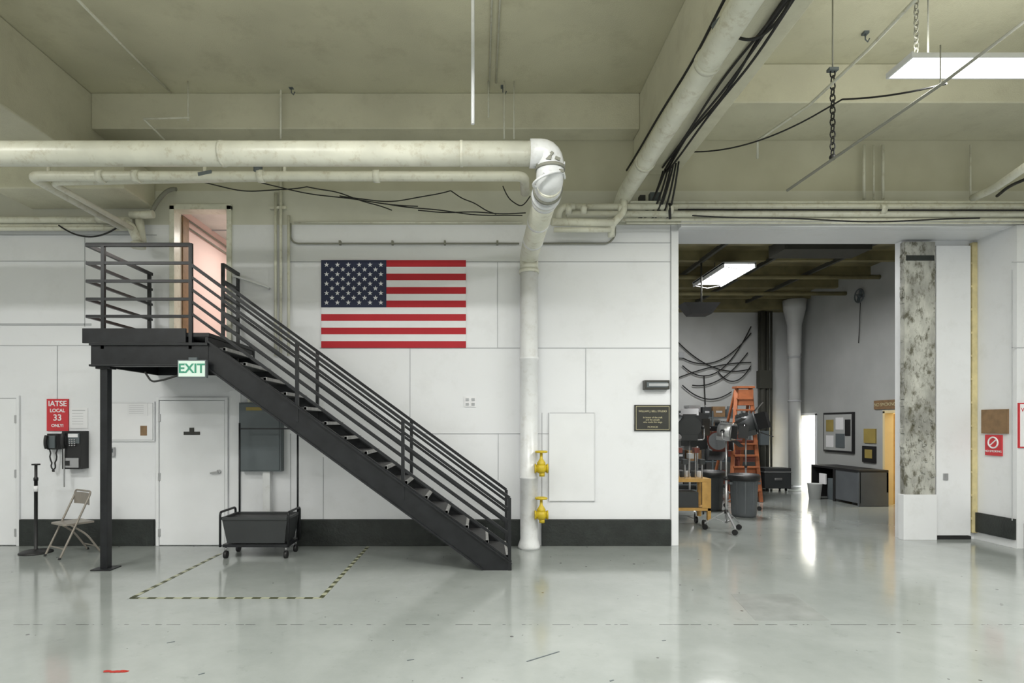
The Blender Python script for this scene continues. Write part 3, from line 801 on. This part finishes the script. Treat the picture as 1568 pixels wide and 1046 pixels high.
b = MB('utility_cart')
cx = -2.98
b.frustum((cx, 7.88, .20), .76, .42, (cx, 7.88, .52), .86, .50, M_cand)
b.frustum((cx, 7.88, .48), .82, .46, (cx, 7.88, .525), .83, .47, M_rubber)
for s_ in (-1, 1):
    b.bar((cx-.43, 7.88+s_*.25, .535), (cx+.43, 7.88+s_*.25, .535), .03, .03, M_cand)
    b.bar((cx+s_*.43, 7.63, .535), (cx+s_*.43, 8.13, .535), .03, .03, M_cand)
b.box(cx-.43, cx+.43, 7.65, 8.11, .15, .19, M_black)
for u in (-1, 1):
    for w in (-1, 1):
        x = cx+u*.40; y = 7.88+w*.2
        b.cyl((x, y, .15), (x, y, .10), .015, M_steel, 8); b.cyl((x-.02, y, .05), (x+.02, y, .05), .05, M_rubber, 16)
    xx = cx+u*.45
    b.tube([(xx, 7.62, .16), (xx, 7.62, .62), (xx, 8.10, .62), (xx, 8.10, .16)], .016, M_black, 8, rad=.05)
    b.tube([(cx+u*.41, 8.14, .15), (cx+u*.41, 8.14, 1.80)], .014, M_black, 8)
b.bar((cx-.41, 8.14, 1.72), (cx+.41, 8.14, 1.72), .02, .02, M_black)
b.done()

# ================================================================= BACK ROOM
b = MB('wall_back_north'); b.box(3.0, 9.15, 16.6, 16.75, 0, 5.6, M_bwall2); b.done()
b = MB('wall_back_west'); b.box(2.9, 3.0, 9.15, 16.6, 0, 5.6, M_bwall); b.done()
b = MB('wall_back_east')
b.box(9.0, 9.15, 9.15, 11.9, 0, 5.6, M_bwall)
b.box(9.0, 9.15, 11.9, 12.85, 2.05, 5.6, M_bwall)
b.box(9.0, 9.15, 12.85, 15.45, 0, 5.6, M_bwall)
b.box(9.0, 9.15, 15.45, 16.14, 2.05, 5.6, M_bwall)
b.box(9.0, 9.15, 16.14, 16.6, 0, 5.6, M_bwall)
b.done()
b = MB('ceiling_back_room'); b.box(2.9, 12, 9.15, 16.9, 5.42, 5.6, M_bceil)
for y in (9.9, 11.0, 12.1, 13.3, 14.5, 15.7): b.box(3, 9, y, y+.12, 5.22, 5.42, M_bceil)
for x in (4.6, 6.0, 7.4): b.box(x, x+.06, 9.15, 16.6, 5.16, 5.24, M_duct)
b.box(5.6, 7.2, 10.6, 11.2, 5.0, 5.3, M_duct)
b.box(3, 9, 16.1, 16.6, 5.0, 5.42, M_bceil)
for z, y in ((5.05, 10.2), (5.1, 13.0), (5.0, 14.2)): b.tube([(3, y, z), (9, y, z)], .05, M_bceil, 10)
b.done()
b = MB('wall_annex')
b.box(9.15, 12, 14.0, 14.1, 0, 3, M_warm); b.box(9.15, 12, 16.7, 16.8, 0, 3, M_white); b.box(9.15, 12, 11.3, 11.4, 0, 3, M_warm)
b.box(11.9, 12, 11.3, 14, 0, 3, M_warm)
b.done()
b = MB('ceiling_annex'); b.box(9.15, 12, 11.3, 16.8, 2.95, 3.05, M_white); b.done()
fixture('annex_ceiling_light', 9.5, 11.2, 15.1, 15.5, 2.8, 300, topz=2.95)
fixture('annex_ceiling_light', 9.5, 11.2, 12.6, 12.9, 2.8, 70, (1, .86, .6), topz=2.95)
b = MB('caged_light')
lx0, lx1, ly0, ly1, lz = 4.86, 5.46, 11.5, 13.1, 4.95
b.box(lx0, lx1, ly0, ly1, lz, lz+.02, M_em); b.box(lx0-.03, lx1+.03, ly0-.03, ly1+.03, lz+.02, lz+.06, M_white)
b.box(lx0-.03, lx0, ly0-.03, ly1, lz-.05, lz+.05, M_white); b.box(lx1, lx1+.03, ly0-.03, ly1, lz-.05, lz+.05, M_white)
for k in range(5):
    y = ly0+(ly1-ly0)*k/4; b.tube([(lx0, y, lz-.02), ((lx0+lx1)/2, y, lz-.08), (lx1, y, lz-.02)], .008, M_steel, 6)
for x in (lx0+.1, lx1-.1): b.cyl((x, 12.2, lz+.05), (x, 12.2, 5.2), .01, M_wireg, 6)
o = b.done()
area('lamp_glow', (5.16, 12.3, lz-.01), .55, 1.5, 200, (1, 1, .98), parent=o)

b = MB('back_column')
b.lathe((8.66, 15.9, 0), [(.15, 0), (.15, 3.7), (.17, 3.75), (.18, 4.5), (.28, 4.95), (.30, 5.2)], M_bwall2, 24)
for z in (.05, 2.4, 3.6): b.lathe((8.66, 15.9, z), [(.165, 0), (.165, .05)], M_seam, 24)
b.done()
b = MB('vertical_pipes_dark')
for x, r_ in ((8.0, .09), (8.14, .05), (7.9, .03), (8.25, .03)):
    b.cyl((x, 16.35, 0), (x, 16.35, 4.98), r_, M_duct, 14)
b.box(7.86, 8.2, 16.22, 16.42, 2.8, 3.3, M_duct); b.box(7.88, 8.12, 16.22, 16.42, 1.2, 1.6, M_dgrey)
b.done()
b = MB('equipment_case')
b.box(7.55, 8.25, 15.3, 15.8, .08, .62, M_cand); b.box(7.53, 8.27, 15.28, 15.82, .5, .53, M_steel)
for x in (7.65, 8.15):
    for y in (15.38, 15.7): b.cyl((x-.02, y, .04), (x+.02, y, .04), .04, M_rubber, 12)
b.box(7.8, 8.0, 15.27, 15.3, .3, .36, M_steel)
b.done(bev=.01)
b = MB('back_wall_cables')
for a, c, dr in (((1040, 578), (1150, 555), -.1), ((1040, 545), (1150, 510), .5), ((1030, 515), (1149, 565), .4), ((1060, 590), (1145, 540), .3), ((1078, 575), (1080, 620), 0), ((1045, 560), (1150, 500), .75), ((1100, 570), (1150, 560), .35), ((1045, 590), (1120, 600), .3)):
    b.tube(sag(S(*a, 16.5), S(*c, 16.5), dr), .017, M_wire, 6)
b.box(SX(1038, 16.5), SX(1046, 16.5), 16.4, 16.58, SZ(548, 16.5), SZ(540, 16.5), M_seam)
b.done()
# shelf rack packed with grip gear against the far wall
b = MB('equipment_shelf')
sx0, sx1, sy0, sy1 = 5.3, 7.35, 15.7, 16.2
for x in (sx0, (sx0+sx1)/2, sx1):
    for y in (sy0, sy1): b.box(x-.02, x+.02, y-.02, y+.02, 0, 2.15, M_dgrey)
for z in (.12, .75, 1.35, 1.95): b.box(sx0, sx1, sy0, sy1, z, z+.03, M_dgrey)
for z in (.15, .78, 1.38, 1.98):
    x = sx0+.05
    while x < sx1-.3:
        w_ = random.uniform(.14, .34); h_ = random.uniform(.2, .5)
        if z > 1.9: h_ *= .7
        mm = random.choice((M_cand, M_rubber, M_dgrey, M_rust, M_wood, M_steel, M_cand))
        if random.random() < .3:
            b.lathe((x+w_/2, sy0+.2, z), [(w_*.45, 0), (w_*.45, h_*.7), (w_*.2, h_*.75), (w_*.2, h_)], mm, 14)
        else:
            b.box(x, x+w_, sy0+.03, sy1-.05, z, z+h_, mm); b.box(x+w_*.25, x+w_*.75, sy0+.015, sy0+.03, z+h_*.4, z+h_*.6, M_seam)
        x += w_+random.uniform(.02, .1)
b.done(bev=.004)
b = MB('wall_speaker'); b.frustum((4.55, 12.0, 4.05), .4, .35, (4.55, 12.0, 4.28), .75, .4, M_rubber)
b.cyl((4.6, 12.0, 4.28), (4.6, 12.0, 5.14), .02, M_duct, 8); b.done()
b = MB('wall_fan')
yc, zc = 13.6, SZ(453, 13.6)
b.tube([(8.93, yc+.16*math.cos(a), zc+.16*math.sin(a)) for a in [2*math.pi*k/20 for k in range(20)]], .015, M_dgrey, 6, closed=True)
for k in range(4):
    a = k*math.pi/2+.4; b.bar((8.94, yc, zc), (8.94, yc+.14*math.cos(a), zc+.14*math.sin(a)), .07, .01, M_dgrey)
b.cyl((8.999, yc, zc), (8.9, yc, zc), .04, M_dgrey, 12)
b.tube(sag((8.96, yc, zc-.15), (8.98, yc+.1, zc-1.1), .1), .008, M_wire, 6)
b.done()
b = MB('bulletin_board')
b.box(8.95, 8.999, 13.85, 15.05, 1.08, 2.08, M_rubber); b.box(8.94, 8.955, 13.90, 15.0, 1.13, 2.03, M_bwall)
for y0, z0, w, h, m_ in ((14.6, 1.6, .3, .3, M_tabley), (14.2, 1.65, .3, .3, M_paper), (14.6, 1.2, .3, .3, M_paper), (14.15, 1.2, .35, .35, M_dgrey), (13.93, 1.5, .2, .4, M_rubber)):
    b.box(8.93, 8.941, y0, y0+w, z0, z0+h, m_)
b.done()
b = MB('wall_poster')
b.box(8.97, 8.999, 13.1, 13.5, 1.35, 1.68, M_tabley); b.box(8.965, 8.998, 13.1, 13.55, .9, 1.28, M_rubber); b.box(8.96, 8.966, 13.2, 13.45, 1.0, 1.2, M_tabley)
b.done()
b = MB('no_smoking_sign')
b.box(8.97, 8.999, 12.42, 13.15, 2.12, 2.32, M_wood)
b.text('NO SMOKING', None, .11, M_gold, M=Matrix.Translation((8.967, 12.79, 2.22)) @ Matrix.Rotation(-math.pi/2, 4, 'Z') @ Matrix.Rotation(math.pi/2, 4, 'X'))
b.done()
b = MB('door_4')
for y0, y1 in ((11.86, 11.92), (12.80, 12.86)): b.box(8.97, 9.17, y0, y1, 0, 2.07, M_warm)
b.box(8.97, 9.17, 11.86, 12.86, 2.03, 2.09, M_warm)
b.box(9.17, 9.85, 12.80, 12.84, .01, 2.02, M_woody)
b.done()
b = MB('door_5')
for y0, y1 in ((15.41, 15.47), (16.12, 16.18)): b.box(8.97, 9.17, y0, y1, 0, 2.07, M_white)
b.box(8.97, 9.17, 15.41, 16.18, 2.03, 2.09, M_white)
b.done()
b = MB('control_desk')
b.box(8.2, 8.85, 12.5, 14.3, .74, .79, M_rubber); b.box(8.2, 8.85, 12.5, 12.54, 0, .74, M_can); b.box(8.2, 8.85, 14.26, 14.3, 0, .74, M_rubber)
b.box(8.22, 8.25, 12.5, 13.35, .06, .74, M_can); b.box(8.2, 8.24, 13.35, 13.42, 0, .74, M_rubber)
b.box(8.3, 8.7, 13.5, 13.8, .0, .5, M_dgrey); b.box(8.8, 8.85, 12.5, 14.3, .3, .74, M_rubber)
b.box(8.22, 8.26, 13.75, 14.0, .35, .6, M_paper)
b.done(bev=.006)
b = MB('waste_basket'); b.lathe((8.0, 13.8, 0), [(.12, 0), (.16, .36), (.17, .37), (.15, .36), (.11, .02)], M_bwall2, 20); b.done()
def can(name, x, y, m, bag=False):
    e = MB(name)
    e.lathe((x, y, 0), [(.21, 0), (.225, .05), (.255, .72), (.285, .73), (.29, .78), (.27, .79), (.25, .74), (.2, .06)], m, 30)
    for k in range(10):
        a = 2*math.pi*k/10; e.bar((x+.222*math.cos(a), y+.222*math.sin(a), .08), (x+.25*math.cos(a), y+.25*math.sin(a), .7), .02, .01, m)
    for s_ in (-1, 1): e.box(x+s_*.27-.03, x+s_*.27+.03, y-.06, y+.06, .62, .67, m)
    if bag: e.lathe((x, y, .70), [(.292, 0), (.30, .09), (.27, .12), (.255, .06)], M_rubber, 26)
    return e.done()
can('trash_can', SX(1139, 11.2), 11.2, M_can, True)
can('trash_can', SX(1088, 12.0), 12.0, M_cand, True)

def studio_light(loc, h, size, rz, hm, tilt=10, legs=.36):
    e = MB('studio_light_on_stand')
    e.cyl((0, 0, .14), (0, 0, h*.6), .02, M_steel, 12); e.cyl((0, 0, h*.5), (0, 0, h), .014, M_steel, 12)
    e.cyl((0, 0, .30), (0, 0, .36), .032, M_rubber, 12); e.cyl((0, 0, h*.6-.04), (0, 0, h*.6), .03, M_rubber, 12)
    e.bar((0, 0, h*.6-.02), (.07, 0, h*.6-.02), .015, .015, M_rubber)
    for k in range(3):
        a = math.radians(90+120*k+15); c, s_ = math.cos(a), math.sin(a)
        e.bar((0, 0, .34), (c*legs, s_*legs, .12), .03, .018, M_steel); e.bar((0, 0, .15), (c*legs*.55, s_*legs*.55, .21), .02, .012, M_steel)
        e.cyl((c*legs, s_*legs, .13), (c*legs, s_*legs, .08), .012, M_steel, 8)
        e.cyl((c*legs-.015, s_*legs, .045), (c*legs+.015, s_*legs, .045), .045, M_rubber, 16)
    r = size
    e.tube([(-r*1.25, 0, h+r*1.3), (-r*1.25, 0, h+.03), (r*1.25, 0, h+.03), (r*1.25, 0, h+r*1.3)], .014, M_steel, 8, rad=.05)
    T = Matrix.Translation((0, 0, h+r*1.3)) @ Matrix.Rotation(math.radians(tilt), 4, 'X')
    def t(p): return T @ Vector(p)
    e.cyl(t((0, -r*.9, 0)), t((0, r*.8, 0)), r, hm, 24); e.cyl(t((0, -r*1.05, 0)), t((0, -r*.9, 0)), r*1.1, hm, 24)
    e.cyl(t((0, -r*1.08, 0)), t((0, -r*1.0, 0)), r*.92, M_lens, 24)
    e.box(-r*.7, r*.7, -r*.8, r*.9, -r*1.2, -r*.7, hm, M=T)
    e.box(-r*.5, r*.5, -r*.5, r*.7, r*.9, r*1.15, hm, M=T)
    for k in range(4): e.box(-r*.6, r*.6, -r*.45+k*r*.3, -r*.35+k*r*.3, r*1.12, r*1.22, M_rubber, M=T)
    for k in range(4):
        R4 = T @ Matrix.Rotation(k*math.pi/2, 4, 'Y') @ Matrix.Translation((0, -r*1.1, r*1.1)) @ Matrix.Rotation(math.radians(-35), 4, 'X')
        e.box(-r*.8, r*.8, -r*1.2, 0, -.005, .005, M_rubber, M=R4)
    e.cyl(t((-r*1.3, 0, 0)), t((-r, 0, 0)), .03, M_rubber, 10); e.cyl(t((r, 0, 0)), t((r*1.3, 0, 0)), .03, M_rubber, 10)
    return e.done(M=Matrix.Translation(loc) @ Matrix.Rotation(math.radians(rz), 4, 'Z'))
studio_light((SX(1112, 9.6), 9.6, 0), 1.50, .13, 45, M_steel, 5, .33)
studio_light((SX(1142, 12.3), 12.3, 0), 1.50, .21, 60, M_cand, -15, .40)
studio_light((SX(1104, 13.4), 13.4, 0), 1.15, .22, -40, M_rust, 10, .40)
studio_light((SX(1056, 11.3), 11.3, 0), 1.45, .21, -200, M_cand, 0, .36)
# orange-brown step ladder
b = MB('step_ladder')
ly = 13.3; xl0, xl1 = SX(1116, ly), SX(1162, ly); ht = 2.65; xm0, xm1 = SX(1138, ly), SX(1160, ly)
for xa, xb_ in ((xl0, xm0), (xl1, xm1)):
    b.bar((xa, ly-.1, 0), (xb_, ly+.35, ht), .085, .05, M_ladder)
    b.bar((xa, ly+1.1, 0), (xb_, ly+.4, ht-.05), .06, .04, M_ladder)
for k in range(1, 10):
    t = k/10; xa = xl0+(xm0-xl0)*t; xb_ = xl1+(xm1-xl1)*t; yy = ly-.1+.45*t
    b.box(xa, xb_, yy-.09, yy+.06, ht*t-.02, ht*t+.02, M_ladder)
    if k % 2: b.box(xa, xb_, yy+.02, yy+.04, ht*t-.14, ht*t-.02, M_ladder)
b.box(xm0-.05, xm1+.05, ly+.22, ly+.48, ht-.02, ht+.03, M_ladder)
b.box(xm0-.0, xm1+.02, ly+.24, ly+.44, ht-.42, ht-.05, M_ladder)
b.done(bev=.004)
b = MB('stacked_lamp_housings')
bx = SX(1146, 14.8)
for k, (dx, z, rot) in enumerate(((-.05, .0, 5), (.05, .46, -8), (-.02, .92, 12))):
    Mx = Matrix.Translation((bx+dx, 15.1, z)) @ Matrix.Rotation(math.radians(rot), 4, 'Z')
    b.box(-.25, .25, -.25, .25, .0, .41, M_rust, M=Mx); b.box(-.18, .18, -.27, -.25, .08, .36, M_cand, M=Mx)
    b.box(-.27, .27, -.27, .27, .41, .45, M_rust, M=Mx)
b.done(bev=.01)
b = MB('wooden_cart')
x0, x1 = SX(1020, 10.2), SX(1082, 10.2)
b.box(x0, x1, 10.0, 10.5, .78, .84, M_woody); b.box(x0, x1, 10.0, 10.5, .28, .33, M_woody)
for x in (x0, x1-.06):
    for y in (10.0, 10.44): b.box(x, x+.06, y, y+.06, .12, .78, M_woody)
b.box(x1-.16, x1-.06, 9.99, 10.0, .33, .78, M_woody); b.box(x0+.1, x1-.2, 10.05, 10.4, .33, .6, M_cand)
for x in (x0+.08, x1-.1):
    for y in (10.06, 10.43): b.cyl((x-.02, y, .06), (x+.02, y, .06), .06, M_rubber, 14); b.cyl((x, y, .06), (x, y, .13), .015, M_steel, 8)
for k in range(6):
    x = x1-.1-k*.1; hh = .1+.1*((k*2) % 3)
    b.cyl((x, 10.15+.04*(k % 3), .84), (x, 10.15+.04*(k % 3), 1.02+hh), .012, M_steel, 8); b.box(x-.05, x+.04, 10.1, 10.22, .98+hh, 1.07+hh, (M_cand, M_rust, M_steel)[k % 3])
    b.cyl((x, 10.3, .84), (x, 10.3, .95), .04, (M_paper, M_cand)[k % 2], 12)
b.done(bev=.003)
b = MB('grip_flag_stand'); x = SX(1068, 12.9)
b.cyl((x, 12.9, 0.1), (x, 12.9, 2.0), .018, M_steel, 10)
for k in range(3):
    a = math.radians(30+120*k); b.bar((x, 12.9, .3), (x+.3*math.cos(a), 12.9+.3*math.sin(a), .02), .025, .02, M_steel)
b.box(x-.38, x+.18, 12.86, 12.89, 1.45, 2.05, M_rubber, M=Matrix.Translation((x, 12.9, 1.8)) @ Matrix.Rotation(math.radians(18), 4, 'Y') @ Matrix.Translation((-x, -12.9, -1.8)))
b.bar((x-.3, 12.92, 2.05), (x+.3, 12.92, 1.7), .02, .02, M_steel)
b.done()

# ================================================================= CAMERA / WORLD
cam = bpy.data.cameras.new('camera'); co = bpy.data.objects.new('camera', cam); sc.collection.objects.link(co)
cam.sensor_width = 36; cam.lens = F/1568*36; cam.shift_x = 49/1568; cam.shift_y = 127/1568; cam.clip_start = .05
co.location = (0, 0, EYE); co.rotation_euler = (math.radians(90), 0, 0)
sc.camera = co
w = bpy.data.worlds.new('world'); sc.world = w; w.use_nodes = True
w.node_tree.nodes['Background'].inputs[0].default_value = (.8, .85, .9, 1); w.node_tree.nodes['Background'].inputs[1].default_value = .2
